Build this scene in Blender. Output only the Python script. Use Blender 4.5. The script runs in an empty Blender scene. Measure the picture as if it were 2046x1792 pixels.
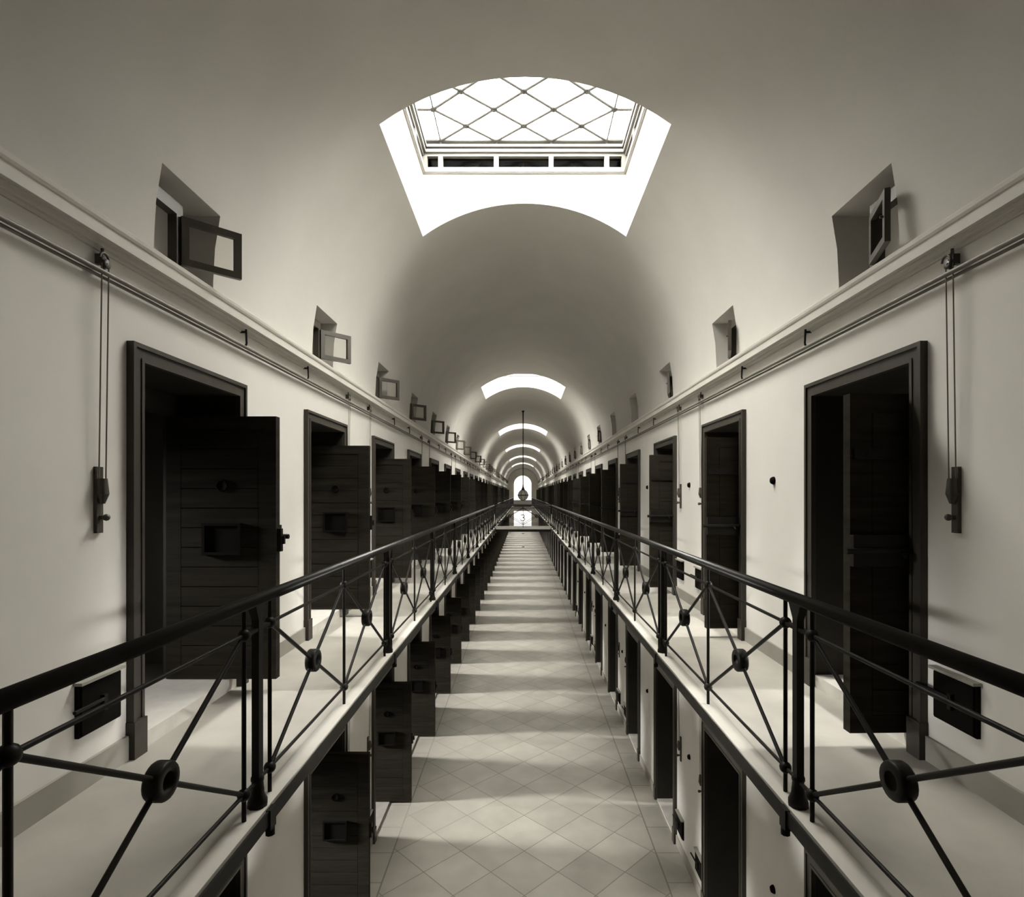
import bpy, math, random
from math import pi, sin, cos, radians
from mathutils import Vector, Matrix

random.seed(7)
scene = bpy.context.scene
COL = scene.collection

# ------------------------------------------------------------------ camera, sky, light, exposure
CZ = 5.067                      # eye height above the ground floor (1.467 above the gallery)
cam_data = bpy.data.cameras.new('camera')
cam = bpy.data.objects.new('camera', cam_data)
COL.objects.link(cam)
cam.location = (-0.025, 0, CZ)
cam.rotation_euler = (pi / 2, 0, 0)
cam_data.sensor_fit = 'HORIZONTAL'
cam_data.sensor_width = 36.0
cam_data.lens = 36.0 * 1140.0 / 2046.0
cam_data.shift_x = (1023 - 1044) / 2046.0
cam_data.shift_y = (987 - 896) / 2046.0
cam_data.clip_start = 0.02
cam_data.clip_end = 400
scene.camera = cam

SKY = 46.0
CELL_W = 30.0
world = bpy.data.worlds.new('overcast_sky')
scene.world = world
world.use_nodes = True
bg = world.node_tree.nodes['Background']
bg.inputs[0].default_value = (1.0, 0.985, 0.95, 1)
bg.inputs[1].default_value = SKY

vs = scene.view_settings
vs.view_transform = 'Standard'
vs.look = 'None'
vs.gamma = 1.0
vs.use_curve_mapping = False
vs.exposure = 0.0
scene.cycles.max_bounces = 10
scene.cycles.diffuse_bounces = 6
scene.cycles.transparent_max_bounces = 12
scene.cycles.sample_clamp_direct = 7.0
scene.cycles.sample_clamp_indirect = 8.0
scene.cycles.use_denoising = True
try:
    scene.cycles.use_light_tree = True
except Exception:
    pass

# ------------------------------------------------------------------ dimensions (metres)
HW = 2.212          # half width of the hall between the cell walls
ZG = CZ - 1.467     # gallery floor
ZS = CZ + 1.5       # springing of the vault
RV = 2.212          # vault radius
Y0, Y1 = -1.4, 81.0
BAY = 2.555
D1 = 3.80           # centre of the first cell door
NB = 30
WT = 0.5            # wall thickness
RX = 1.27           # railing line
EX = 1.217          # gallery edge
P0 = 0.08
BR0, BR1 = P0 + 24.7, P0 + 26.0   # footbridge
SKYL = [(5.08 + 12.5 * k, 7.29 + 12.5 * k) for k in range(6)]
SX = 1.298
ORD = ['first', 'second', 'third', 'fourth', 'fifth', 'sixth', 'seventh', 'eighth', 'ninth', 'tenth', 'eleventh', 'twelfth',
       'thirteenth', 'fourteenth', 'fifteenth', 'sixteenth', 'seventeenth', 'eighteenth', 'nineteenth', 'twentieth',
       'twenty-first', 'twenty-second', 'twenty-third', 'twenty-fourth', 'twenty-fifth', 'twenty-sixth', 'twenty-seventh',
       'twenty-eighth', 'twenty-ninth', 'thirtieth', 'thirty-first']


def door_y(n):
    return D1 + BAY * (n - 1)


def win_y(n):
    return 3.71 + 2.548 * (n - 1)


# ------------------------------------------------------------------ materials
def mat(name, col, rough=0.7, metal=0.0, var=0.0, scale=3.0, bump=0.0, bscale=40.0, stretch=(1, 1, 1), spec=0.5):
    m = bpy.data.materials.new(name)
    m.use_nodes = True
    nt = m.node_tree
    b = nt.nodes['Principled BSDF']
    b.inputs['Base Color'].default_value = (*col, 1)
    b.inputs['Roughness'].default_value = rough
    b.inputs['Metallic'].default_value = metal
    b.inputs['Specular IOR Level'].default_value = spec
    tc = nt.nodes.new('ShaderNodeTexCoord')
    mp = nt.nodes.new('ShaderNodeMapping')
    mp.inputs['Scale'].default_value = stretch
    nt.links.new(tc.outputs['Object'], mp.inputs[0])
    if var:
        n = nt.nodes.new('ShaderNodeTexNoise')
        n.inputs['Scale'].default_value = scale
        n.inputs['Detail'].default_value = 6
        nt.links.new(mp.outputs[0], n.inputs['Vector'])
        r = nt.nodes.new('ShaderNodeValToRGB')
        r.color_ramp.elements[0].position = 0.3
        r.color_ramp.elements[1].position = 0.72
        r.color_ramp.elements[0].color = (*[c * (1 - var) for c in col], 1)
        r.color_ramp.elements[1].color = (*[min(1, c * (1 + var)) for c in col], 1)
        nt.links.new(n.outputs[0], r.inputs[0])
        nt.links.new(r.outputs[0], b.inputs['Base Color'])
    if bump:
        n2 = nt.nodes.new('ShaderNodeTexNoise')
        n2.inputs['Scale'].default_value = bscale
        n2.inputs['Detail'].default_value = 4
        nt.links.new(mp.outputs[0], n2.inputs['Vector'])
        bp = nt.nodes.new('ShaderNodeBump')
        bp.inputs['Strength'].default_value = bump
        bp.inputs['Distance'].default_value = 0.01
        nt.links.new(n2.outputs[0], bp.inputs['Height'])
        nt.links.new(bp.outputs[0], b.inputs['Normal'])
    return m


M = {}
M['plaster'] = mat('limewashed_plaster', (0.51, 0.494, 0.46), 0.9, var=0.05, scale=1.3, bump=0.12, bscale=14)
M['wall'] = mat('painted_wall', (0.76, 0.736, 0.694), 0.75, var=0.06, scale=1.0, bump=0.08, bscale=20)
M['end_wall'] = mat('grey_end_wall', (0.72, 0.695, 0.64), 0.85, var=0.06, scale=0.8)
M['near'] = mat('light_soaking_near_wall', (0.03, 0.026, 0.02), 0.7, var=0.2, scale=2, stretch=(6, 1, 1))
M['shaft'] = mat('white_shaft_plaster', (0.82, 0.80, 0.76), 0.9, var=0.03, scale=2)
M['cornice'] = mat('painted_cornice', (0.60, 0.575, 0.53), 0.6, var=0.05, scale=4)
M['skirting'] = mat('grey_skirting_paint', (0.30, 0.285, 0.25), 0.6, var=0.1, scale=3)
M['slab'] = mat('gallery_cement', (0.365, 0.345, 0.305), 0.6, var=0.14, scale=2.2, bump=0.06, bscale=30)
M['lip'] = mat('stone_edging', (0.46, 0.44, 0.395), 0.55, var=0.1, scale=3.0)
M['step'] = mat('cement_step', (0.52, 0.495, 0.45), 0.7, var=0.15, scale=5, bump=0.1)
M['iron'] = mat('black_painted_iron', (0.010, 0.0086, 0.0066), 0.5, 0.0, var=0.3, scale=9, spec=0.14)
M['rail'] = mat('worn_handrail', (0.012, 0.0104, 0.008), 0.36, 0.0, var=0.3, scale=5, stretch=(6, 0.6, 6), spec=0.32)
M['leaf'] = mat('dark_stained_planks', (0.021, 0.0182, 0.0137), 0.85, spec=0.06, var=0.35, scale=4, bump=0.1, bscale=20, stretch=(0.5, 2, 6))
M['casing'] = mat('dark_painted_casing', (0.040, 0.035, 0.0275), 0.55, spec=0.3, var=0.15, scale=4, stretch=(3, 3, 0.5))
M['lining'] = mat('dark_door_lining', (0.026, 0.023, 0.018), 0.7, spec=0.25, var=0.15, scale=4)
M['hatch'] = mat('black_hatch', (0.007, 0.006, 0.005), 0.8, spec=0.04, var=0.2, scale=8)
M['cell'] = mat('cell_gloom_tone', (0.06, 0.056, 0.048), 0.9, spec=0.1, var=0.1, scale=2)  # near-black colour stands for the gloom inside the cells
M['sash'] = mat('brown_sash_paint', (0.05, 0.044, 0.034), 0.5, var=0.12, scale=6)
M['lantern_wood'] = mat('grey_painted_timber', (0.13, 0.124, 0.11), 0.6, var=0.06, scale=5)
M['lattice'] = mat('grey_glazing_iron', (0.05, 0.048, 0.043), 0.8, var=0.05, scale=5)
M['attic'] = mat('attic_darkness', (0.0025, 0.0022, 0.002), 1.0, spec=0.0, var=0.4, scale=6)  # near-black colour stands for the darkness of the attic space
M['pipe'] = mat('brown_pipe_paint', (0.14, 0.127, 0.105), 0.5, var=0.1, scale=4)
M['cord'] = mat('cord_fibre', (0.16, 0.145, 0.12), 0.8)
M['cast'] = mat('brown_cast_iron', (0.055, 0.048, 0.038), 0.5, var=0.2, scale=10)
M['bulb'] = mat('ribbed_lamp_glass', (0.42, 0.41, 0.37), 0.2, var=0.15, scale=8)


def glass_mat(name, tint, gloss):
    m = bpy.data.materials.new(name)
    m.use_nodes = True
    nt = m.node_tree
    for n in list(nt.nodes):
        nt.nodes.remove(n)
    out = nt.nodes.new('ShaderNodeOutputMaterial')
    mix = nt.nodes.new('ShaderNodeMixShader')
    t = nt.nodes.new('ShaderNodeBsdfTransparent')
    t.inputs[0].default_value = (*tint, 1)
    g = nt.nodes.new('ShaderNodeBsdfGlossy')
    g.inputs['Roughness'].default_value = 0.05
    mix.inputs[0].default_value = gloss
    nt.links.new(t.outputs[0], mix.inputs[1])
    nt.links.new(g.outputs[0], mix.inputs[2])
    nt.links.new(mix.outputs[0], out.inputs[0])
    return m


M['glass'] = glass_mat('thin_window_glass', (0.97, 0.97, 0.95), 0.03)
M['end_glass'] = glass_mat('sky_dimming_glass', (0.20, 0.198, 0.193), 0.004)  # dark tint added to tone down the bright sky in the end openings
M['vent_glass'] = glass_mat('tinted_vent_glass', (0.5, 0.48, 0.45), 0.002)  # grey-tinted vent glass with almost no gloss
M['roof_glass'] = glass_mat('roof_glass', (0.97, 0.97, 0.95), 0.02)


def floor_material():
    m = bpy.data.materials.new('diagonal_stone_tiles')
    m.use_nodes = True
    nt = m.node_tree
    L = nt.links
    b = nt.nodes['Principled BSDF']
    b.inputs['Roughness'].default_value = 0.5
    tc = nt.nodes.new('ShaderNodeTexCoord')
    sep = nt.nodes.new('ShaderNodeSeparateXYZ')
    L.new(tc.outputs['Object'], sep.inputs[0])

    def math_(op, a, c=None):
        n = nt.nodes.new('ShaderNodeMath')
        n.operation = op
        for i, v in enumerate((a, c)):
            if v is None:
                continue
            if isinstance(v, (int, float)):
                n.inputs[i].default_value = v
            else:
                L.new(v, n.inputs[i])
        return n.outputs[0]
    x, y = sep.outputs[0], sep.outputs[1]
    P = 0.90
    a = math_('DIVIDE', math_('ADD', x, y), P)
    c = math_('DIVIDE', math_('SUBTRACT', y, x), P)

    def line(v, w):
        return math_('GREATER_THAN', math_('ABSOLUTE', math_('SUBTRACT', math_('FRACT', v), 0.5)), 0.5 - w)
    diag = math_('MAXIMUM', line(a, 0.010), line(c, 0.010))
    ax = math_('ABSOLUTE', x)
    inside = math_('LESS_THAN', ax, 1.86)
    border = math_('LESS_THAN', math_('ABSOLUTE', math_('SUBTRACT', ax, 1.86)), 0.010)
    cross = line(math_('DIVIDE', y, 0.62), 0.012)
    lines = math_('MAXIMUM', math_('ADD', math_('MULTIPLY', diag, inside), math_('MULTIPLY', cross, math_('SUBTRACT', 1.0, inside))), border)
    lines = math_('MINIMUM', lines, 1.0)
    comb = nt.nodes.new('ShaderNodeCombineXYZ')
    L.new(math_('FLOOR', a), comb.inputs[0])
    L.new(math_('FLOOR', c), comb.inputs[1])
    wn = nt.nodes.new('ShaderNodeTexWhiteNoise')
    wn.noise_dimensions = '2D'
    L.new(comb.outputs[0], wn.inputs['Vector'])
    ns = nt.nodes.new('ShaderNodeTexNoise')
    ns.inputs['Scale'].default_value = 2.0
    ns.inputs['Detail'].default_value = 7
    L.new(tc.outputs['Object'], ns.inputs['Vector'])
    k = math_('ADD', math_('MULTIPLY', wn.outputs['Value'], 0.25), math_('MULTIPLY', ns.outputs[0], 0.75))
    ramp = nt.nodes.new('ShaderNodeValToRGB')
    ramp.color_ramp.elements[0].position = 0.25
    ramp.color_ramp.elements[1].position = 0.8
    ramp.color_ramp.elements[0].color = (0.235, 0.221, 0.19, 1)
    ramp.color_ramp.elements[1].color = (0.365, 0.345, 0.30, 1)
    L.new(k, ramp.inputs[0])
    mx = nt.nodes.new('ShaderNodeMix')
    mx.data_type = 'RGBA'
    mx.inputs['B'].default_value = (0.10, 0.093, 0.076, 1)
    L.new(math_('MULTIPLY', lines, 0.75), mx.inputs['Factor'])
    L.new(ramp.outputs[0], mx.inputs['A'])
    L.new(mx.outputs['Result'], b.inputs['Base Color'])
    return m


M['floor'] = floor_material()


# ------------------------------------------------------------------ mesh helpers
class MB:
    def __init__(s):
        s.v, s.f, s.sm = [], [], []

    def add(s, vs_, fs, smooth=False):
        o = len(s.v)
        s.v += [tuple(p) for p in vs_]
        for f in fs:
            s.f.append([i + o for i in f])
            s.sm.append(smooth)
        return s

    def box(s, x0, x1, y0, y1, z0, z1):
        x0, x1 = min(x0, x1), max(x0, x1)
        y0, y1 = min(y0, y1), max(y0, y1)
        z0, z1 = min(z0, z1), max(z0, z1)
        return s.add([(x0, y0, z0), (x1, y0, z0), (x1, y1, z0), (x0, y1, z0), (x0, y0, z1), (x1, y0, z1), (x1, y1, z1), (x0, y1, z1)],
                     [(0, 3, 2, 1), (4, 5, 6, 7), (0, 1, 5, 4), (1, 2, 6, 5), (2, 3, 7, 6), (3, 0, 4, 7)])

    def tube(s, p, q, r, n=8, caps=True, r2=None):
        p, q = Vector(p), Vector(q)
        d = (q - p).normalized()
        a = d.orthogonal().normalized()
        b = d.cross(a)
        r2 = r if r2 is None else r2
        vs_ = []
        for c, rr in ((p, r), (q, r2)):
            for i in range(n):
                t = 2 * pi * i / n
                vs_.append(c + (a * cos(t) + b * sin(t)) * rr)
        s.add(vs_, [(i, (i + 1) % n, n + (i + 1) % n, n + i) for i in range(n)], True)
        if caps:
            s.add(vs_, [tuple(range(n - 1, -1, -1)), tuple(range(n, 2 * n))])
        return s

    def path(s, pts, r, n=8):
        for a, b in zip(pts, pts[1:]):
            s.tube(a, b, r, n)
        return s

    def lathe(s, prof, c=(0, 0, 0), n=20, axis='Z', smooth=True):
        vs_ = []
        for r, h in prof:
            for i in range(n):
                t = 2 * pi * i / n
                u, w = r * cos(t), r * sin(t)
                p = {'Z': (u, w, h), 'X': (h, u, w), 'Y': (u, h, w)}[axis]
                vs_.append((p[0] + c[0], p[1] + c[1], p[2] + c[2]))
        fs = []
        for k in range(len(prof) - 1):
            for i in range(n):
                j = (i + 1) % n
                fs.append((k * n + i, k * n + j, (k + 1) * n + j, (k + 1) * n + i))
        s.add(vs_, fs, smooth)
        return s

    def ball(s, c, r, n=10, m=6):
        return s.lathe([(max(1e-4, r * sin(pi * k / m)), -r * cos(pi * k / m)) for k in range(m + 1)], c, n)

    def prism(s, prof, y0, y1, closed=True):
        """profile of (x, z) points extruded along y"""
        n = len(prof)
        vs_ = [(x, y0, z) for x, z in prof] + [(x, y1, z) for x, z in prof]
        fs = [(i, (i + 1) % n, n + (i + 1) % n, n + i) for i in range(n if closed else n - 1)]
        if closed:
            fs += [tuple(range(n - 1, -1, -1)), tuple(range(n, 2 * n))]
        return s.add(vs_, fs)

    def mesh(s, name, m):
        me = bpy.data.meshes.new(name)
        me.from_pydata(s.v, [], s.f)
        me.polygons.foreach_set('use_smooth', s.sm)
        import bmesh
        bm = bmesh.new()
        bm.from_mesh(me)
        bmesh.ops.recalc_face_normals(bm, faces=bm.faces)
        bm.to_mesh(me)
        bm.free()
        me.materials.append(m)
        me.update()
        return me


def obj(name, mb, m, parent=None, loc=(0, 0, 0), rot=None):
    o = bpy.data.objects.new(name, mb.mesh(name, m))
    COL.objects.link(o)
    o.location = loc
    if rot:
        o.rotation_euler = rot
    o.parent = parent
    return o


def empty(name, loc=(0, 0, 0), rotz=0.0):
    e = bpy.data.objects.new(name, None)
    COL.objects.link(e)
    e.location = loc
    e.rotation_euler = (0, 0, rotz)
    e.empty_display_size = 0.1
    return e


def tag(o, label, cat, group=None, kind=None):
    o['label'] = label
    o['category'] = cat
    if group:
        o['group'] = group
    if kind:
        o['kind'] = kind
    return o


def struct(o, label=None, cat=None, group=None):
    o['kind'] = 'structure'
    if label:
        tag(o, label, cat, group)
    return o


KIDS = {}


def kids(o):
    return KIDS.get(o.name, [])


def index_kids():
    KIDS.clear()
    for o in COL.objects:
        if o.parent:
            KIDS.setdefault(o.parent.name, []).append(o)


def copy_tree(o, skip=()):
    r = o.copy()
    COL.objects.link(r)
    for ch in kids(o):
        if ch.name.split('.')[0] in skip:
            continue
        c = ch.copy()
        COL.objects.link(c)
        c.parent = r
        for g in kids(ch):
            if g.name.split('.')[0] in skip:
                continue
            d = g.copy()
            COL.objects.link(d)
            d.parent = c
    return r


# ------------------------------------------------------------------ floor and walls
b = MB().box(-HW - 0.5, HW + 0.5, Y0 - 0.3, Y1 + 0.3, -0.3, 0)
struct(obj('floor', b, M['floor']), 'ground floor of pale stone tiles laid diagonally between the cell walls', 'floor')

OPW, OPH = 0.58, 2.244     # half width and height of the hole for a door
for side, sx in (('left', -1), ('right', 1)):
    b = MB()
    for z0, z1 in ((0.0, ZG), (ZG, CZ + 1.3)):
        y = Y0
        for n in range(1, NB + 1):
            c = door_y(n)
            b.box(sx * HW, sx * (HW + WT), y, c - OPW, z0, z1)
            b.box(sx * HW, sx * (HW + WT), c - OPW, c + OPW, z0 + OPH, z1)
            y = c + OPW
        b.box(sx * HW, sx * (HW + WT), y, Y1, z0, z1)
    struct(obj('wall_' + side, b, M['wall']), 'pale painted two-storey cell wall on the %s of the hall' % side, 'wall')
    # rooms behind the doors
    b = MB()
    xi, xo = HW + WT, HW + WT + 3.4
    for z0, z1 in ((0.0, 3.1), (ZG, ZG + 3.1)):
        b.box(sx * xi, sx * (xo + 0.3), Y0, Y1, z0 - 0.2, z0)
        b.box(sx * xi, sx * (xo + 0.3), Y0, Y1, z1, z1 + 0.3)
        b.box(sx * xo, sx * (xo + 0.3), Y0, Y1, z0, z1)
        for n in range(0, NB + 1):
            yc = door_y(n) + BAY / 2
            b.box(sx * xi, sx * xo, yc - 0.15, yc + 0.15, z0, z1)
    struct(obj('wall_cells_' + side, b, M['cell']), 'cells with gloom put into their wall colour behind the %s doors' % side, 'cells')

b = MB()
b.box(-HW - 0.6, HW + 0.6, Y0 - 0.3, Y0, 0, CZ + 4.2)  # unseen end wall, set close and dark to soak up bounced light
struct(obj('wall_near', b, M['near']), 'unseen dark wall added at the near end of the hall to soak up light', 'wall')

# far end wall with an arched window above and a glazed doorway below
b = MB()
EW, ya, yb = 1.25, Y1, Y1 + 0.5
zl, zb, zsp, zt = CZ - 2.4, CZ - 0.92, CZ + 1.38, CZ + 4.2
for s in (-1, 1):
    b.box(s * EW, s * (HW + 0.6), ya, yb, 0, zt)
b.box(-EW, EW, ya, yb, zl, zb)
arc = [(-EW * cos(pi * i / 24), zsp + EW * sin(pi * i / 24)) for i in range(25)]
for (x0, z0), (x1, z1) in zip(arc, arc[1:]):
    b.add([(x0, ya, z0), (x1, ya, z1), (x1, ya, zt), (x0, ya, zt), (x0, yb, z0), (x1, yb, z1), (x1, yb, zt), (x0, yb, zt)],
          [(0, 1, 2, 3), (4, 7, 6, 5), (0, 4, 5, 1), (3, 2, 6, 7)])
struct(obj('wall_far', b, M['end_wall']), 'grey far end wall pierced by an arched window and doorway', 'wall')
b = MB()
for k in range(36):
    t0, t1 = pi * k / 36, pi * (k + 1) / 36
    for r0, r1 in ((RV - 0.16, RV + 0.02),):
        P = [(-r * cos(t), y, ZS + r * sin(t)) for y in (Y1 - 0.25, Y1) for t, r in ((t0, r0), (t1, r0), (t1, r1), (t0, r1))]
        b.add(P, [(0, 1, 2, 3), (4, 7, 6, 5), (0, 4, 5, 1), (3, 2, 6, 7)])
struct(obj('trim_far_arch', b, M['cornice']), 'moulded arch band where the vault meets the far wall', 'trim')

ew = empty('window_end', (0, Y1 + 0.25, CZ))
struct(ew, 'tall arched window glowing white in the far end wall', 'window')
b = MB()
prof = [(-EW, zb - CZ)] + [(x, z - CZ) for x, z in arc] + [(EW, zb - CZ)]
b.prism(prof, -0.01, 0.01)
obj('pane', b, M['end_glass'], ew)
b = MB().box(-EW, EW, -0.2, 0.05, zb - CZ, zb - CZ + 0.06)
obj('sill', b, M['lip'], ew)
ed = empty('door_end', (0, Y1 + 0.25, 0))
struct(ed, 'wide glazed doorway glowing white under the arched window, numeral 3 on its glass', 'door')
b = MB().box(-EW, EW, -0.01, 0.01, 0.02, zl)
obj('pane', b, M['end_glass'], ed)
b = MB().box(-EW, EW, -0.05, 0.05, 0.0, 0.1)
obj('bottom_rail', b, M['sash'], ed)
b = MB()
pts = []
cz3 = CZ - 3.36
for i in range(15):
    t = radians(160 - 250 * i / 14)
    pts.append((0.25 * cos(t), -0.03, cz3 + 0.22 + 0.20 * sin(t)))
for i in range(17):
    t = radians(90 - 260 * i / 16)
    pts.append((0.30 * cos(t), -0.03, cz3 - 0.22 + 0.24 * sin(t)))
b.path(pts, 0.06, 6)
obj('numeral', b, M['iron'], ed)

# ------------------------------------------------------------------ vault with skylight holes and window recesses
b = MB()
ys = {Y0, Y1}
for a, c in SKYL:
    ys |= {a, c}
WH = 0.325
ZW0, ZW1 = CZ + 1.42, CZ + 1.965
for n in range(1, NB + 1):
    ys |= {win_y(n) - WH, win_y(n) + WH}
ys = sorted(ys)
th_w = math.asin((ZW1 - ZS) / RV)
th_s = math.acos(SX / RV)
half = [0, th_w / 2, th_w] + [th_w + (th_s - th_w) * i / 10 for i in range(1, 11)] + [th_s + (pi / 2 - th_s) * i / 9 for i in range(1, 10)]
ths = half + [pi - t for t in reversed(half[:-1])]
prof = [(RV, CZ + 1.31), (RV, ZW0)] + [(RV * cos(t), ZS + RV * sin(t)) for t in ths] + [(-RV, ZW0), (-RV, CZ + 1.31)]


def in_sky(y):
    return any(a < y < c for a, c in SKYL)


def in_win(y):
    return any(abs(y - win_y(n)) < WH for n in range(1, NB + 1))


base = len(b.v)
NP = len(prof)
for y in ys:
    b.v += [(x, y, z) for x, z in prof]
for i in range(len(ys) - 1):
    ym = (ys[i] + ys[i + 1]) / 2
    sk, wn = in_sky(ym), in_win(ym)
    for j in range(NP - 1):
        xm, zm = (prof[j][0] + prof[j + 1][0]) / 2, (prof[j][1] + prof[j + 1][1]) / 2
        if sk and abs(xm) < SX and zm > ZS + 1:
            continue
        if wn and ZW0 < zm < ZW1:
            continue
        b.f.append([base + i * NP + j, base + (i + 1) * NP + j, base + (i + 1) * NP + j + 1, base + i * NP + j + 1])
        b.sm.append(True)
# recesses
side_arc = [(RV, ZW0)] + [(RV * cos(t), ZS + RV * sin(t)) for t in (0, th_w / 2, th_w)]
DB = 2.48
for n in range(1, NB + 1):
    c = win_y(n)
    for s in (-1, 1):
        for y in (c - WH, c + WH):
            b.add([(s * x, y, z) for x, z in side_arc] + [(s * DB, y, ZW1), (s * DB, y, ZW0)], [(0, 1, 2, 3, 4, 5)])
        xa = s * side_arc[-1][0]
        b.add([(xa, c - WH, ZW1), (xa, c + WH, ZW1), (s * DB, c + WH, ZW1), (s * DB, c - WH, ZW1)], [(0, 1, 2, 3)])
        b.add([(s * RV, c - WH, ZW0), (s * RV, c + WH, ZW0), (s * DB, c + WH, ZW0), (s * DB, c - WH, ZW0)], [(0, 1, 2, 3)])
        b.add([(s * DB, c - WH, ZW0), (s * DB, c + WH, ZW0), (s * DB, c + WH, ZW1), (s * DB, c - WH, ZW1)], [(0, 1, 2, 3)])
# outer skin of the vault
RO = 2.70
SO = SX + 0.09
tho = math.acos(SO / RO)
ho = [tho * i / 8 for i in range(9)] + [tho + (pi / 2 - tho) * i / 6 for i in range(1, 7)]
to = ho + [pi - t for t in reversed(ho[:-1])]
po = [(RO, CZ + 1.2)] + [(RO * cos(t), ZS + RO * sin(t)) for t in to] + [(-RO, CZ + 1.2)]
yo = sorted({Y0, Y1} | {a - 0.09 for a, c in SKYL} | {c + 0.09 for a, c in SKYL})
base = len(b.v)
NO = len(po)
for y in yo:
    b.v += [(x, y, z) for x, z in po]
for i in range(len(yo) - 1):
    sk = in_sky((yo[i] + yo[i + 1]) / 2)
    for j in range(NO - 1):
        xm, zm = (po[j][0] + po[j + 1][0]) / 2, (po[j][1] + po[j + 1][1]) / 2
        if sk and abs(xm) < SO and zm > ZS + 1:
            continue
        b.f.append([base + i * NO + j, base + (i + 1) * NO + j, base + (i + 1) * NO + j + 1, base + i * NO + j + 1])
        b.sm.append(True)
struct(obj('ceiling', b, M['plaster']), 'whitewashed barrel vault over the hall, opened by six skylights', 'vault')

# ------------------------------------------------------------------ skylights
ZC0, ZC1 = CZ + 4.086, CZ + 4.44
LEN = SKYL[0][1] - SKYL[0][0]
sky_e = empty('window_skylight_1', (0, SKYL[0][0], ZC0))
zr = ZC0                       # local z = world - ZC0


def vz(x, r=RV):
    return ZS + math.sqrt(max(0, r * r - x * x)) - zr


b = MB()
xs = [-SX + 2 * SX * i / 24 for i in range(25)]
for y, r, o in ((0.0, RV, 0.0), (LEN, RV, 0.0)):
    P = [(x, y, vz(x)) for x in xs] + [(SX, y, 0.0), (-SX, y, 0.0)]
    b.add(P, [tuple(range(len(P)))])
for y in (-0.09, LEN + 0.09):
    P = [(x * SO / SX, y, vz(x) + 0.12) for x in xs] + [(SO, y, 0.0), (-SO, y, 0.0)]
    b.add(P, [tuple(range(len(P)))])
for s in (-1, 1):
    b.add([(s * SX, 0, vz(SX)), (s * SX, LEN, vz(SX)), (s * SX, LEN, 0), (s * SX, 0, 0)], [(0, 1, 2, 3)])
    b.add([(s * SO, -0.09, vz(SX) + 0.12), (s * SO, LEN + 0.09, vz(SX) + 0.12), (s * SO, LEN + 0.09, 0), (s * SO, -0.09, 0)], [(0, 1, 2, 3)])
obj('shaft', b, M['shaft'], sky_e)


def ring(b, xi, xo, yi0, yi1, yo0, yo1, z0, z1):
    b.box(-xo, xo, yo0, yi0, z0, z1)
    b.box(-xo, xo, yi1, yo1, z0, z1)
    b.box(-xo, -xi, yi0, yi1, z0, z1)
    b.box(xi, xo, yi0, yi1, z0, z1)


PX = [-1.07, -0.36, 0.34, 1.05]
b = MB()
ring(b, 1.275, 1.40, 0.023, LEN - 0.023, -0.11, LEN + 0.11, 0.0, 0.012)
ring(b, 1.265, 1.40, 0.033, LEN - 0.033, -0.11, LEN + 0.11, 0.012, 0.072)
ring(b, 1.285, 1.40, 0.013, LEN - 0.013, -0.11, LEN + 0.11, 0.222, 0.262)
ring(b, 1.255, 1.40, 0.043, LEN - 0.043, -0.11, LEN + 0.11, 0.262, 0.300)
ring(b, 1.290, 1.40, 0.008, LEN - 0.008, -0.11, LEN + 0.11, 0.300, 0.320)
ring(b, 1.240, 1.40, 0.058, LEN - 0.058, -0.11, LEN + 0.11, 0.320, 0.350)
for x in PX:
    for y in (-0.05, LEN - 0.02):
        b.box(x - 0.03, x + 0.03, y, y + 0.07, 0.07, 0.225)
for s in (-1, 1):
    for y in (-0.05, LEN - 0.02):
        b.box(s * 1.24, s * 1.40, y, y + 0.07, 0.07, 0.225)
    for k in range(1, 4):
        y = LEN * k / 4
        b.box(s * 1.28, s * 1.35, y - 0.03, y + 0.03, 0.07, 0.225)
obj('curb_frame', b, M['lantern_wood'], sky_e)
b = MB()
ring(b, 1.33, 1.34, -0.04, LEN + 0.04, -0.05, LEN + 0.05, 0.07, 0.225)
obj('vent_pane', b, M['vent_glass'], sky_e)
b = MB()
ring(b, 1.80, 1.84, -0.5, LEN + 0.5, -0.54, LEN + 0.54, -0.10, 0.36)
ring(b, 1.36, 1.84, -0.06, LEN + 0.06, -0.54, LEN + 0.54, 0.345, 0.37)
ring(b, 1.36, 1.84, -0.06, LEN + 0.06, -0.54, LEN + 0.54, -0.10, -0.06)
obj('attic_dark_box', b, M['attic'], sky_e)  # closed box added to keep out the sky, so the vents look dark
b = MB()
for yy in (LEN + 0.25, -0.25):
    b.tube((-0.85, yy, 0.0), (-0.55, yy, 0.36), 0.022, 4)
    b.tube((0.85, yy, 0.0), (0.55, yy, 0.36), 0.022, 4)
    b.tube((-0.02, yy, -0.05), (-0.02, yy, 0.36), 0.03, 4)
for s in (-1, 1):
    b.tube((s * 1.55, 0.5, 0.0), (s * 1.55, 0.8, 0.36), 0.022, 4)
    b.tube((s * 1.55, LEN - 0.5, 0.0), (s * 1.55, LEN - 0.8, 0.36), 0.022, 4)
obj('attic_brace', b, M['lattice'], sky_e)
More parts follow.
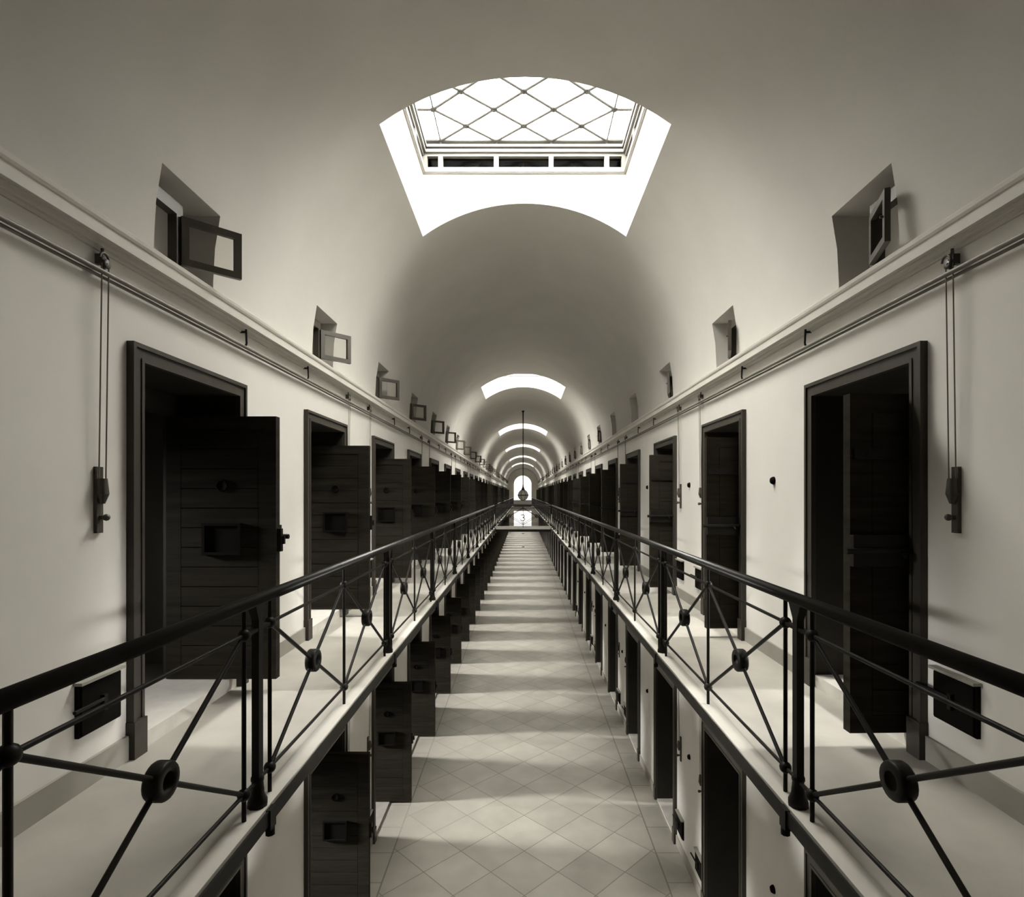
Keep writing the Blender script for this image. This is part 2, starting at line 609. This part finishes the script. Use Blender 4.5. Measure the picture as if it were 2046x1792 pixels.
# glazing lattice
ZGL = 0.414
b = MB()
rows = [LEN - 0.02 - 0.30 * k for k in range(8)]
br = 0.019
for k, y in enumerate(rows):
    if k + 1 < len(rows):
        y2 = rows[k + 1]
        if k % 2 == 0:
            for i, x in enumerate(PX):
                if i > 0:
                    b.tube((x, y, ZGL), ((PX[i - 1] + x) / 2, y2, ZGL), br, 6)
                if i < 3:
                    b.tube((x, y, ZGL), ((PX[i + 1] + x) / 2, y2, ZGL), br, 6)
        else:
            for i in range(3):
                xm = (PX[i] + PX[i + 1]) / 2
                b.tube((xm, y, ZGL), (PX[i], y2, ZGL), br, 6)
                b.tube((xm, y, ZGL), (PX[i + 1], y2, ZGL), br, 6)
    if k % 2 == 0:
        for x in PX:
            b.lathe([(0.001, -0.012), (0.038, -0.014), (0.038, 0.014), (0.001, 0.012)], (x, y, ZGL), 8)
        for s, x in ((-1, PX[0]), (1, PX[3])):
            b.tube((x, y, ZGL), (s * 1.27, y, ZGL), br, 6)
    else:
        for i in range(3):
            b.lathe([(0.001, -0.012), (0.038, -0.014), (0.038, 0.014), (0.001, 0.012)], ((PX[i] + PX[i + 1]) / 2, y, ZGL), 8)
b.tube((-1.27, rows[0], ZGL), (1.27, rows[0], ZGL), br, 6)
for x in (PX[0], PX[3]):
    b.tube((x, rows[0], ZGL), (x, 0.02, ZGL), 0.009, 6)
for x in PX:
    b.tube((x, rows[0], ZGL), (x, LEN + 0.03, 0.345), 0.012, 6)
    b.tube((x, 0.02, ZGL), (x, -0.03, 0.345), 0.012, 6)
ring(b, 1.265, 1.30, 0.03, LEN, 0.0, LEN + 0.03, ZGL - 0.01, ZGL + 0.02)
obj('glazing_bars', b, M['lattice'], sky_e)
b = MB().box(-1.32, 1.32, -0.03, LEN + 0.04, ZGL + 0.022, ZGL + 0.028)
obj('roof_pane', b, M['roof_glass'], sky_e)
index_kids()
for k, (a, c) in enumerate(SKYL):
    e = sky_e if k == 0 else copy_tree(sky_e, skip=() if k < 2 else ('vent_pane', 'attic_brace'))
    e.name = 'window_skylight_%d' % (k + 1)
    e.location.y = a
    struct(e, 'glazed roof lantern with diamond glazing bars, %s of the six along the vault' % ORD[k], 'skylight', 'skylights along the vault')
    L = bpy.data.lights.new('daylight_portal', 'AREA')
    L.shape = 'RECTANGLE'
    L.size, L.size_y = 2.6, LEN
    L.cycles.is_portal = True
    lo = bpy.data.objects.new('daylight_portal', L)
    COL.objects.link(lo)
    lo.location = (0, (a + c) / 2, ZC0 + ZGL + 0.05)

# ------------------------------------------------------------------ cornices, skirtings, gallery slabs
cp = [(0, 1.246), (.016, 1.246), (.016, 1.256), (.022, 1.262), (.048, 1.264), (.048, 1.271), (.060, 1.276), (.090, 1.278), (.090, 1.286),
      (.128, 1.288), (.131, 1.282), (.140, 1.282), (.140, 1.342), (.150, 1.345), (.160, 1.358), (.164, 1.378), (.150, 1.386), (0, 1.44)]
for side, s in (('left', -1), ('right', 1)):
    b = MB().prism([(s * (HW - d * 0.66), CZ + z + (0.006 if z < 1.4 else 0)) for d, z in cp], Y0, Y1)
    struct(obj('trim_cornice_' + side, b, M['cornice']), 'moulded cornice along the top of the %s cell wall' % side, 'cornice')
    b = MB()
    for z0, h in ((0.0, 0.14), (ZG, 0.135)):
        y = Y0
        for n in range(1, NB + 2):
            c = door_y(n)
            ye = c - 0.65 if n <= NB else Y1
            b.box(s * HW, s * (HW - 0.018), y, ye, z0, z0 + h)
            y = c + 0.65
    struct(obj('baseboard_' + side, b, M['skirting']), 'grey painted skirting along the %s cell wall' % side, 'skirting')
    b = MB().box(s * HW, s * (RX + 0.04), Y0, Y1, ZG - 0.12, ZG)
    struct(obj('floor_gallery_' + side, b, M['slab']), 'cement walkway of the %s gallery' % side, 'gallery floor')
    b = MB().box(s * (RX + 0.037), s * EX, Y0, Y1, ZG - 0.03, ZG + 0.004)
    struct(obj('trim_gallery_edge_' + side, b, M['lip']), 'pale stone edging of the %s gallery' % side, 'edging')
    b = MB()
    b.prism([(s * EX, ZG - 0.03), (s * (EX - 0.008), ZG - 0.004), (s * (EX - 0.014), ZG - 0.01), (s * (EX - 0.014), ZG - 0.075),
             (s * (EX + 0.07), ZG - 0.075), (s * (EX + 0.07), ZG - 0.062), (s * EX, ZG - 0.062)], Y0, Y1)
    struct(obj('beam_gallery_' + side, b, M['iron']), 'black iron edge beam of the %s gallery' % side, 'beam')

b = MB().box(-EX - 0.03, EX + 0.03, Y1 - 1.3, Y1, ZG - 0.12, ZG)
struct(obj('floor_gallery_end', b, M['slab']), 'landing across the far end joining both galleries', 'gallery floor')
b = MB().box(-EX + 0.016, EX - 0.016, Y1 - 1.42, Y1 - 1.3, ZG - 0.30, ZG + 0.004)
struct(obj('beam_gallery_end', b, M['iron']), 'black iron edge beam of the far end landing', 'beam')

# ------------------------------------------------------------------ cell doors


def make_door(name, thr):
    e = empty(name)
    b = MB()
    for s in (-1, 1):
        b.box(0, 0.030, s * 0.55, s * 0.65, 0.205, 2.314)
        b.box(0.030, 0.042, s * 0.625, s * 0.65, 0.205, 2.289)
        b.box(0.030, 0.036, s * 0.55, s * 0.572, 0.205, 2.214)
        b.box(0, 0.050, s * 0.548, s * 0.655, 0.0, 0.205)
    b.box(0, 0.030, -0.55, 0.55, 2.214, 2.314)
    b.box(0.030, 0.042, -0.65, 0.65, 2.289, 2.314)
    b.box(0.030, 0.036, -0.572, 0.572, 2.214, 2.236)
    obj('casing', b, M['casing'], e)
    b = MB()
    for s in (-1, 1):
        b.box(-0.5, 0, s * 0.55, s * 0.58, 0, 2.244)
    b.box(-0.5, 0, -0.55, 0.55, 2.214, 2.244)
    top = thr + 1.965
    b.box(-0.5, -0.44, -0.55, -0.40, thr, top)
    b.box(-0.53, -0.475, 0.515, 0.55, thr, top)
    b.box(-0.5, -0.44, -0.55, 0.55, top, 2.214)
    obj('lining', b, M['lining'], e)
    b = MB().box(-0.5, 0.006, -0.55, 0.55, 0, thr)
    obj('threshold', b, M['step'], e)
    # the leaf, hinged at the inner end of the far reveal
    b = MB()
    W, H, T = 0.82, 1.95, 0.065
    b.box(0, W, -T + 0.006, -0.006, 0, H)
    for y0, y1 in ((-T, -T + 0.0065), (-0.0065, 0)):
        for z0, z1 in ((0, 0.10), (H - 0.10, H)):
            b.box(0, W, y0, y1, z0, z1)
        for x0, x1 in ((0, 0.11), (W - 0.13, W)):
            b.box(x0, x1, y0, y1, 0.10, H - 0.10)
        z = 0.104
        k = 0
        while z < H - 0.13:
            hgt = min(0.146, H - 0.104 - z)
            b.box(0.114, W - 0.134, y0, y1, z, z + hgt - 0.006)
            z += 0.146
            k += 1
    leaf = obj('leaf', b, M['leaf'], e, (-0.462, 0.505, thr + 0.004))
    b = MB()
    hx, hz = 0.42, 1.04
    ringd = 0.022
    b.box(hx - 0.143, hx + 0.143, -T - ringd, -T, hz - 0.118, hz - 0.098)
    b.box(hx - 0.143, hx + 0.143, -T - ringd, -T, hz + 0.098, hz + 0.118)
    b.box(hx - 0.143, hx - 0.123, -T - ringd, -T, hz - 0.098, hz + 0.098)
    b.box(hx + 0.123, hx + 0.143, -T - ringd, -T, hz - 0.098, hz + 0.098)
    b.box(hx - 0.123, hx + 0.123, -T - 0.010, -T, hz - 0.098, hz + 0.098)
    obj('food_hatch', b, M['hatch'], leaf)
    b = MB().lathe([(0.001, -T - 0.004), (0.034, -T - 0.006), (0.045, -T - 0.010), (0.047, -T), (0.04, -T + 0.001)], (0.42, 0, 1.435), 18, 'Y')
    obj('peephole', b, M['hatch'], leaf)
    b = MB()
    b.box(W - 0.10, W + 0.030, -0.050, -0.012, 0.945, 1.115)
    b.box(W + 0.030, W + 0.052, -0.042, -0.020, 1.0, 1.06)
    obj('lock', b, M['iron'], leaf)
    b = MB()
    b.box(0.30, W - 0.02, 0.0, 0.016, 1.575, 1.635)
    b.tube((0.34, 0.016, 1.605), (0.34, 0.028, 1.605), 0.014, 8)
    b.tube((0.72, 0.016, 1.605), (0.72, 0.028, 1.605), 0.014, 8)
    obj('strap', b, M['iron'], leaf)
    b = MB()
    b.box(0.44, W, 0.0, 0.035, 0.96, 1.14)
    b.tube((0.38, 0.045, 1.05), (W + 0.05, 0.045, 1.05), 0.018, 10)
    b.tube((0.56, 0.04, 1.05), (0.56, 0.10, 1.02), 0.010, 8)
    obj('bolt', b, M['iron'], leaf)
    return e


up = make_door('door_1', 0.09)
low = make_door('door_2', 0.02)
index_kids()
used = set()
dn = 0
for lev, proto, z in (('upper', up, ZG), ('lower', low, 0.0)):
    for side, s in (('left', -1), ('right', 1)):
        for n in range(1, NB + 1):
            if proto.name not in used:
                e = proto
                used.add(e.name)
            else:
                skip = ()
                if side == 'left':
                    skip = ('strap', 'bolt')
                else:
                    skip = ('food_hatch', 'peephole', 'lock')
                if n > 9 or (lev == 'lower' and n > 7):
                    skip = ('strap', 'bolt', 'food_hatch', 'peephole', 'lock', 'threshold')
                e = copy_tree(proto, skip)
            dn += 1
            e.name = 'door_%d' % dn if e not in (up, low) else e.name
            e.location = (s * HW, door_y(n), z)
            e.rotation_euler = (0, 0, 0 if s < 0 else pi)
            where = 'on the %s gallery' % side if lev == 'upper' else 'on the ground floor, %s wall' % side
            struct(e, '%s dark plank cell door, %s from the near end, %s' % ('closed' if s > 0 and lev == 'lower' else 'open', ORD[n - 1], where), 'cell door', 'cell doors %s' % where.replace(',', ''))
index_kids()
for e in list(COL.objects):
    if e.name.startswith('door_') and e.parent is None:
        for ch in kids(e):
            if ch.name.split('.')[0] == 'leaf':
                right = e.location.x > 0
                if right and e.location.z < 1:
                    ch.rotation_euler.z = -pi / 2
                    continue
                ch.rotation_euler.z = radians(random.uniform(-1.2, 1.2) if not right else random.uniform(0.5, 3.0))

# daylight from the cell windows
Lc = bpy.data.lights.new('cell_window_daylight', 'AREA')
Lc.shape = 'RECTANGLE'
Lc.size, Lc.size_y = 0.5, 0.36
Lc.energy = CELL_W
Lc.spread = radians(34)
Lc.color = (1.0, 0.985, 0.95)
Lw = Lc.copy()
Lw.energy = CELL_W * 2.2
for z in (ZG, 0.0):
    for s in (-1, 1):
        for n in range(1, NB + 1):
            lo = bpy.data.objects.new('cell_window_daylight', Lw if z == 0 and s < 0 else Lc)
            COL.objects.link(lo)
            lo.location = (s * (HW + WT + 3.36), door_y(n) - s * -0.03, z + 2.05)
            lo.rotation_euler = (0, radians(90 - 21) * (1 if s > 0 else -1), 0)

# ------------------------------------------------------------------ windows in the foot of the vault


def make_window(name, side):
    """recess window: y 0 = near edge of the recess, local x positive into the room, z 0 = sill"""
    e = empty(name)
    b = MB()
    b.box(-0.10, -0.04, 0.0, 0.05, 0.0, 0.42)
    b.box(-0.10, -0.04, 0.28, 0.345, 0.0, 0.42)
    b.box(-0.10, -0.04, 0.0, 0.345, 0.38, 0.46)
    b.box(-0.10, -0.04, 0.0, 0.345, 0.0, 0.05)
    obj('frame', b, M['sash'], e)
    W, H, z0, t = 0.37, 0.315, 0.065, 0.045
    b = MB()
    b.box(-0.016, 0.016, -W, -W + t, z0, z0 + H)
    b.box(-0.016, 0.016, -t, 0, z0, z0 + H)
    b.box(-0.016, 0.016, -W + t, -t, z0, z0 + t)
    b.box(-0.016, 0.016, -W + t, -t, z0 + H - t, z0 + H)
    b.tube((0.016, -W + 0.025, z0 + H * 0.5), (0.035, -W + 0.025, z0 + H * 0.5), 0.008, 6)
    sash = obj('sash', b, M['sash'], e, (-0.035, 0.315, 0))
    b = MB().box(-0.003, 0.003, -W + t, -t, z0 + t, z0 + H - t)
    obj('pane', b, M['glass'], sash)
    return e


wl = make_window('window_1', -1)
index_kids()
wn_ = 0
first = True
NO_SASH_R = {4, 5}
for side, s in (('left', -1), ('right', 1)):
    for n in range(1, NB + 1):
        wn_ += 1
        if s > 0 and n in NO_SASH_R:
            continue
        e = wl if first else copy_tree(wl)
        first = False
        e.name = 'window_%d' % wn_
        e.location = (s * 2.205, win_y(n) - WH, ZW0)
        e.scale = (1, 1, 1)
        struct(e, 'small casement in its recess above the %s cornice, %s from the near end' % (side, ORD[n - 1]), 'window', 'casements above the %s cornice' % side)
        e['side'] = s
index_kids()
# the right-hand casements are mirrored: own meshes
mir = {}
for e in list(COL.objects):
    if e.name.startswith('window_') and e.parent is None and e.get('side'):
        s = e['side']
        del e['side']
        right = s > 0
        for ch in kids(e):
            nm = ch.name.split('.')[0]
            if right:
                key = ch.data.name
                if key not in mir:
                    me = ch.data.copy()
                    me.transform(Matrix.Scale(-1, 4, (1, 0, 0)))
                    me.flip_normals()
                    mir[key] = me
                ch.data = mir[key]
                ch.location.x = -ch.location.x
            if nm == 'sash':
                a = radians(random.uniform(131, 139)) if not right else radians(random.uniform(16, 24))
                ch.rotation_euler.z = a if not right else -a

# ------------------------------------------------------------------ railings
PH = 1.30 - 0.13      # half panel width
ZU, ZL = 0.835, 0.122

m_post = MB()
m_post.box(-0.017, 0.017, -0.022, 0.022, -0.02, 0.94)
m_post.lathe([(0.03, 0.0), (0.045, 0.0), (0.045, 0.03), (0.032, 0.06), (0.026, 0.12), (0.03, 0.125), (0.03, 0.14), (0.02, 0.15)], (0, 0, 0), 10)
m_post.add([(-0.017, -0.022, 0.88), (0.017, -0.022, 0.88), (0.017, 0.022, 0.88), (-0.017, 0.022, 0.88),
            (-0.02, -0.06, 0.955), (0.02, -0.06, 0.955), (0.02, 0.06, 0.955), (-0.02, 0.06, 0.955)],
           [(0, 3, 2, 1), (4, 5, 6, 7), (0, 1, 5, 4), (1, 2, 6, 5), (2, 3, 7, 6), (3, 0, 4, 7)])
m_post.box(-0.014, 0.014, -0.13, 0.13, ZU - 0.008, ZU + 0.008)
ME_POST = m_post.mesh('post', M['iron'])
m_foot = MB()
m_foot.box(0.045, 0.075, -0.03, 0.03, -0.10, -0.004)
m_foot.tube((0.06, 0, -0.10), (0.06, 0, -0.13), 0.022, 8)
ME_FOOT = m_foot.mesh('bracket', M['iron'])
m_bal = MB()
m_bal.tube((0, 0, -0.004), (0, 0, 0.95), 0.0105, 8)
ME_BAL = m_bal.mesh('baluster', M['iron'])
m_cl = MB()
m_cl.ball((0, 0, 0), 0.029, 12, 8)
ME_CLAMP = m_cl.mesh('ball_joint', M['iron'])
m_ring = MB()
m_ring.lathe([(0.034, -0.028), (0.062, -0.028), (0.067, -0.02), (0.067, 0.02), (0.062, 0.028), (0.034, 0.028), (0.034, -0.028)], (0, 0, 0), 22, 'X')
ME_RING = m_ring.mesh('ring', M['iron'])


def brace_mesh(w):
    b = MB()
    zc = (ZU + ZL) / 2
    for sy in (-1, 1):
        for zz in (ZU, ZL):
            d = Vector((0, sy * w / 2, zz - zc))
            u = d.normalized() * 0.06
            b.tube((0, u.y, zc + u.z), (0, d.y, zz), 0.0105, 8)
    return b.mesh('cross_brace', M['iron'])


ME_BRACE = brace_mesh(PH)


def link(name, me, parent, loc):
    o = bpy.data.objects.new(name, me)
    COL.objects.link(o)
    o.parent = parent
    o.location = loc
    return o


def make_railing(label, loc, rotz, posts, mids, panels, y0, y1, group, braces=None, far=False, out=1):
    """posts, mids: y of main posts and of thin middle rods; panels: (y centre, mesh)"""
    e = empty('gallery_railing', loc, rotz)
    tag(e, label, 'railing', group)
    b = MB()
    N = 12
    prof = [(0.034 * cos(2 * pi * i / N), 0.972 + 0.028 * sin(2 * pi * i / N)) for i in range(N)]
    b.prism(prof, y0, y1)
    b.sm = [len(f) == 4 for f in b.f]
    obj('handrail', b, M['rail'], e)
    for z in (ZU, ZL):
        obj('thin_rail', MB().tube((0, y0, z), (0, y1, z), 0.009, 8), M['iron'], e)
    for y in posts:
        p = link('post', ME_POST, e, (0, y, 0))
        if out and abs(y - BR0) > 0.1 and abs(y - BR1) > 0.1:
            f = link('bracket', ME_FOOT, p, (0, 0, 0))
            if out < 0:
                f.rotation_euler.z = pi
    rods = []
    for y in posts:
        rods += [yy for yy in (y - 0.13, y + 0.13) if y0 + 0.005 < yy < y1 - 0.005]
    rods += list(mids)
    for y in rods:
        p = link('baluster', ME_BAL, e, (0, y, 0))
        if not far:
            for z in (ZU, ZL):
                link('ball_joint', ME_CLAMP, p, (0, 0, z))
    for y, me in panels:
        p = link('cross_brace', me, e, (0, y, (0)))
        link('ring', ME_RING, p, (0, 0, (ZU + ZL) / 2))
    return e


for side, s in (('left', -1), ('right', 1)):
    ks = range(0, 10)
    posts = [P0 + 2.6 * k for k in ks]
    mids = [p + 1.3 for p in posts[:-1]] + []
    panels = []
    for p in posts[:-1]:
        panels += [(p + 0.13 + PH / 2, ME_BRACE), (p + 2.6 - 0.13 - PH / 2, ME_BRACE)]
    panels.append((posts[-1] + 0.13 + PH / 2, ME_BRACE))
    posts_n = posts + [BR0]
    make_railing('black iron railing along the %s gallery, near stretch up to the footbridge' % side,
                 (s * RX, 0, ZG), 0, posts_n, mids, panels, P0 - 0.3, BR0 + 0.03, 'gallery railings', out=-s)
    ks = range(10, 31)
    posts = [P0 + 2.6 * k for k in ks]
    mids = [p + 1.3 for p in posts if p + 1.3 < Y1 - 0.3]
    panels = []
    for p in posts[:-1]:
        panels += [(p + 0.13 + PH / 2, ME_BRACE), (p + 2.6 - 0.13 - PH / 2, ME_BRACE)]
    make_railing('black iron railing of the %s gallery, far stretch beyond the footbridge' % side,
                 (s * RX, 0, ZG), 0, posts, mids, panels, BR1 - 0.03, Y1 - 0.05, 'gallery railings', out=-s, far=True)
# footbridge between the galleries
e = empty('footbridge', (0, (BR0 + BR1) / 2, ZG))
tag(e, 'narrow footbridge with a pale edge joining both galleries below the hanging lantern', 'footbridge')
h = (BR1 - BR0) / 2
obj('deck', MB().box(-EX + 0.016, EX - 0.016, -h + 0.02, h - 0.02, -0.10, 0.0), M['slab'], e)
b = MB()
for sy in (-1, 1):
    b.box(-EX + 0.05, EX - 0.05, sy * (h - 0.02), sy * (h + 0.05), -0.06, 0.006)
obj('edging', b, M['lip'], e)
b = MB()
for sy in (-1, 1):
    b.box(-EX + 0.016, EX - 0.016, sy * (h - 0.02), sy * (h + 0.04), -0.17, -0.06)
obj('girder', b, M['iron'], e)
WB = RX - 0.08
ME_BRB = brace_mesh(WB)
for nm, y in (('near', BR0), ('far', BR1)):
    r = make_railing('black iron railing across the %s side of the footbridge' % nm, (0, y, ZG + 0.011), pi / 2, [],
                     [0.0], [(-WB / 2, ME_BRB), (WB / 2, ME_BRB)], -RX + 0.06, RX - 0.06, 'footbridge railings', out=0)

# ------------------------------------------------------------------ hanging lantern
LY = 25.4
e = empty('hanging_lantern', (0.0, LY, ZS + RV - 0.003))
tag(e, 'round glass lantern hanging on a long rod from the crown of the vault', 'lantern')
zc = CZ - 0.05 - (ZS + RV)
b = MB()
b.tube((0, 0, 0), (0, 0, zc + 0.44), 0.020, 8)
b.lathe([(0.001, 0.0), (0.06, 0.0), (0.05, -0.06), (0.02, -0.09)], (0, 0, 0), 12)
b.tube((0, 0, -0.05), (0, 0, -0.9), 0.030, 8, r2=0.021)
obj('rod', b, M['iron'], e)
b = MB().lathe([(0.018, 0.48), (0.028, 0.44), (0.028, 0.37), (0.045, 0.36), (0.045, 0.315), (0.068, 0.295), (0.075, 0.245), (0.10, 0.225), (0.06, 0.215)], (0, 0, zc), 16)
obj('cap', b, M['iron'], e)
b = MB().lathe([(0.07, 0.23), (0.13, 0.20), (0.19, 0.135), (0.225, 0.06), (0.233, 0.0), (0.222, -0.07), (0.185, -0.14), (0.115, -0.198), (0.04, -0.226), (0.001, -0.228)], (0, 0, zc), 24)
obj('glass_globe', b, M['bulb'], e)
b = MB().lathe([(0.228, -0.02), (0.246, -0.02), (0.246, 0.02), (0.228, 0.02), (0.228, -0.02)], (0, 0, zc), 24)
obj('band', b, M['iron'], e)
b = MB()
for k in range(8):
    t = 2 * pi * (k + 0.5) / 8
    pr = [(0.075, 0.236), (0.135, 0.205), (0.195, 0.139), (0.231, 0.062), (0.239, 0.0), (0.228, -0.072), (0.19, -0.144), (0.118, -0.204), (0.04, -0.233)]
    b.path([(r * cos(t), r * sin(t), zc + z) for r, z in pr], 0.009, 6)
b.lathe([(0.001, -0.22), (0.05, -0.232), (0.02, -0.25), (0.001, -0.255)], (0, 0, zc), 12)
obj('cage', b, M['iron'], e)

# ------------------------------------------------------------------ pipes, hooks, pulleys, hatches and knobs on the walls
for side, s in (('left', -1), ('right', 1)):
    b = MB().tube((s * (HW - 0.045), Y0, CZ + 1.135), (s * (HW - 0.045), Y1, CZ + 1.135), 0.013, 8)
    b.tube((s * (HW - 0.02), Y0, CZ + 1.118), (s * (HW - 0.02), Y1, CZ + 1.118), 0.009, 6)
    tag(obj('wall_pipe', b, M['pipe']), 'thin brown pipe running under the %s cornice' % side, 'pipe', 'pipes under the cornices')


def make_pulley(name):
    """local x points into the room; z 0 = wheel height"""
    e = empty(name)
    b = MB()
    b.box(0.0, 0.035, -0.014, 0.014, -0.02, 0.03)
    b.tube((0.03, 0, 0.02), (0.03, 0, 0.06), 0.008, 6)
    pts = [(0.05, 0.03 * cos(t) - 0.015, 0.03 * sin(t)) for t in [radians(a) for a in range(-60, 200, 20)]]
    b.path(pts, 0.006, 6)
    obj('bracket', b, M['cast'], e)
    b = MB().lathe([(0.006, -0.010), (0.026, -0.010), (0.019, 0.0), (0.026, 0.010), (0.006, 0.010)], (0.045, 0, -0.02), 16, 'X')
    obj('wheel', b, M['cast'], e)
    b = MB()
    for dy in (-0.024, 0.024):
        b.tube((0.045, dy, -0.02), (0.030, dy, -1.12), 0.0035, 6)
    obj('cord', b, M['cord'], e)
    b = MB()
    b.tube((0.030, 0, -1.12), (0.030, 0, -1.20), 0.022, 8, r2=0.030)
    b.tube((0.030, 0, -1.20), (0.030, 0, -1.25), 0.030, 8, r2=0.012)
    b.box(0.0, 0.018, -0.022, 0.022, -1.40, -1.06)
    b.tube((0.015, 0, -1.32), (0.045, 0, -1.32), 0.012, 8)
    b.ball((0.05, 0, -1.32), 0.018, 8, 6)
    obj('cleat', b, M['cast'], e)
    return e


def place(proto, first, s, y, z):
    e = proto if first else copy_tree(proto)
    e.location = (s * HW, y, z)
    e.rotation_euler = (0, 0, 0 if s < 0 else pi)
    return e


pul = make_pulley('cord_pulley')
hook = None
b = MB()
b.tube((0.045, 0, 0.02), (0.050, 0, -0.09), 0.008, 6)
b.tube((0.0, 0, 0.0), (0.05, 0, 0.0), 0.009, 6)
b.tube((0.050, 0, -0.09), (0.04, 0, -0.112), 0.008, 6)
hook = obj('pipe_hook', b, M['iron'])
hat = empty('wall_hatch')
b = MB()
b.box(0, 0.02, -0.145, 0.145, 0.27, 0.53)
b.box(0.02, 0.03, -0.135, 0.135, 0.28, 0.52)
obj('door', b, M['hatch'], hat)
obj('top_ledge', MB().box(0, 0.045, -0.155, 0.155, 0.53, 0.545), M['skirting'], hat)
b = MB().box(0.03, 0.05, -0.012, 0.012, 0.36, 0.44)
b.tube((0.045, 0, 0.42), (0.06, -0.22, 0.425), 0.010, 6)
obj('latch', b, M['iron'], hat)
b = MB().lathe([(0.001, 0.03), (0.025, 0.028), (0.034, 0.012), (0.036, 0.0)], (0, 0, 0), 14, 'X')
knob = obj('wall_boss', b, M['hatch'])
index_kids()
fp = fh = fk = ft = True
for side, s in (('left', -1), ('right', 1)):
    for p in range(0, 15):          # pier p lies between doors p and p + 1
        ya, yb2 = door_y(p) + 0.65, door_y(p + 1) - 0.65
        if p % 2 == 0:
            for wh, y in (('past', ya + 0.06), ('before', yb2 - 0.22)):
                dname = ORD[p - 1] if wh == 'past' else ORD[p]
                if p == 0 and wh == 'past':
                    continue
                q = place(pul, fp, s, y, CZ + 1.2)
                fp = False
                tag(q, 'iron pulley and window cords just %s the %s cell door on the %s gallery' % (wh, dname, side), 'pulley', 'cord pulleys on the gallery walls')
                q = place(hat, ft, s, y + (0.10 if wh == 'past' else 0.0), ZG)
                ft = False
                tag(q, 'small dark wall hatch near the floor just %s the %s cell door, %s gallery' % (wh, dname, side), 'hatch', 'low hatches on the gallery walls')
                if p <= 8:
                    q = place(hat, False, s, y + (0.10 if wh == 'past' else 0.0), 0.0)
                    tag(q, 'small dark wall hatch just %s the %s ground-floor cell door, %s wall' % (wh, dname, side), 'hatch', 'low hatches on the ground-floor walls')
                if p <= 6:
                    q = place(pul, False, s, y, CZ - 2.36)
                    tag(q, 'iron pulley and cords just %s the %s ground-floor cell door, %s wall' % (wh, dname, side), 'pulley', 'cord pulleys on the ground-floor walls')
        else:
            for wh, y in (('past', ya - 0.03), ('before', yb2 - 0.01)):
                dname = ORD[p - 1] if wh == 'past' else ORD[p]
                q = place(hook, fh, s, y, CZ + 1.255)
                fh = False
                tag(q, 'small black pipe hook under the %s cornice just %s the %s cell door' % (side, wh, dname), 'hook', 'pipe hooks under the cornices')
        if p >= 1 and (s > 0 or p % 2 == 0) and p <= 8:
            for lev, z in (('gallery', CZ + 0.12), ('ground floor', 1.55)):
                if s < 0 and lev == 'gallery':
                    continue
                q = place(knob, fk, s, (ya + yb2) / 2, z)
                fk = False
                tag(q, 'dark round boss between the %s and %s cell doors, %s wall, %s' % (ORD[p - 1], ORD[p], side, lev), 'wall boss', 'dark wall bosses')

# floor drains
for y, w in ((54.7, 'nearer'), (73.0, 'farther')):
    b = MB()
    b.box(-0.13, 0.13, -0.25, 0.25, 0.0, 0.02)
    for k in range(5):
        b.box(-0.10, 0.10, -0.2 + 0.1 * k - 0.02, -0.2 + 0.1 * k + 0.02, 0.02, 0.028)
    tag(obj('floor_drain', b, M['hatch'], loc=(0.05, y, 0)), 'small dark drain cover in the middle of the floor, %s one below the footbridge' % w, 'drain', 'floor drains')
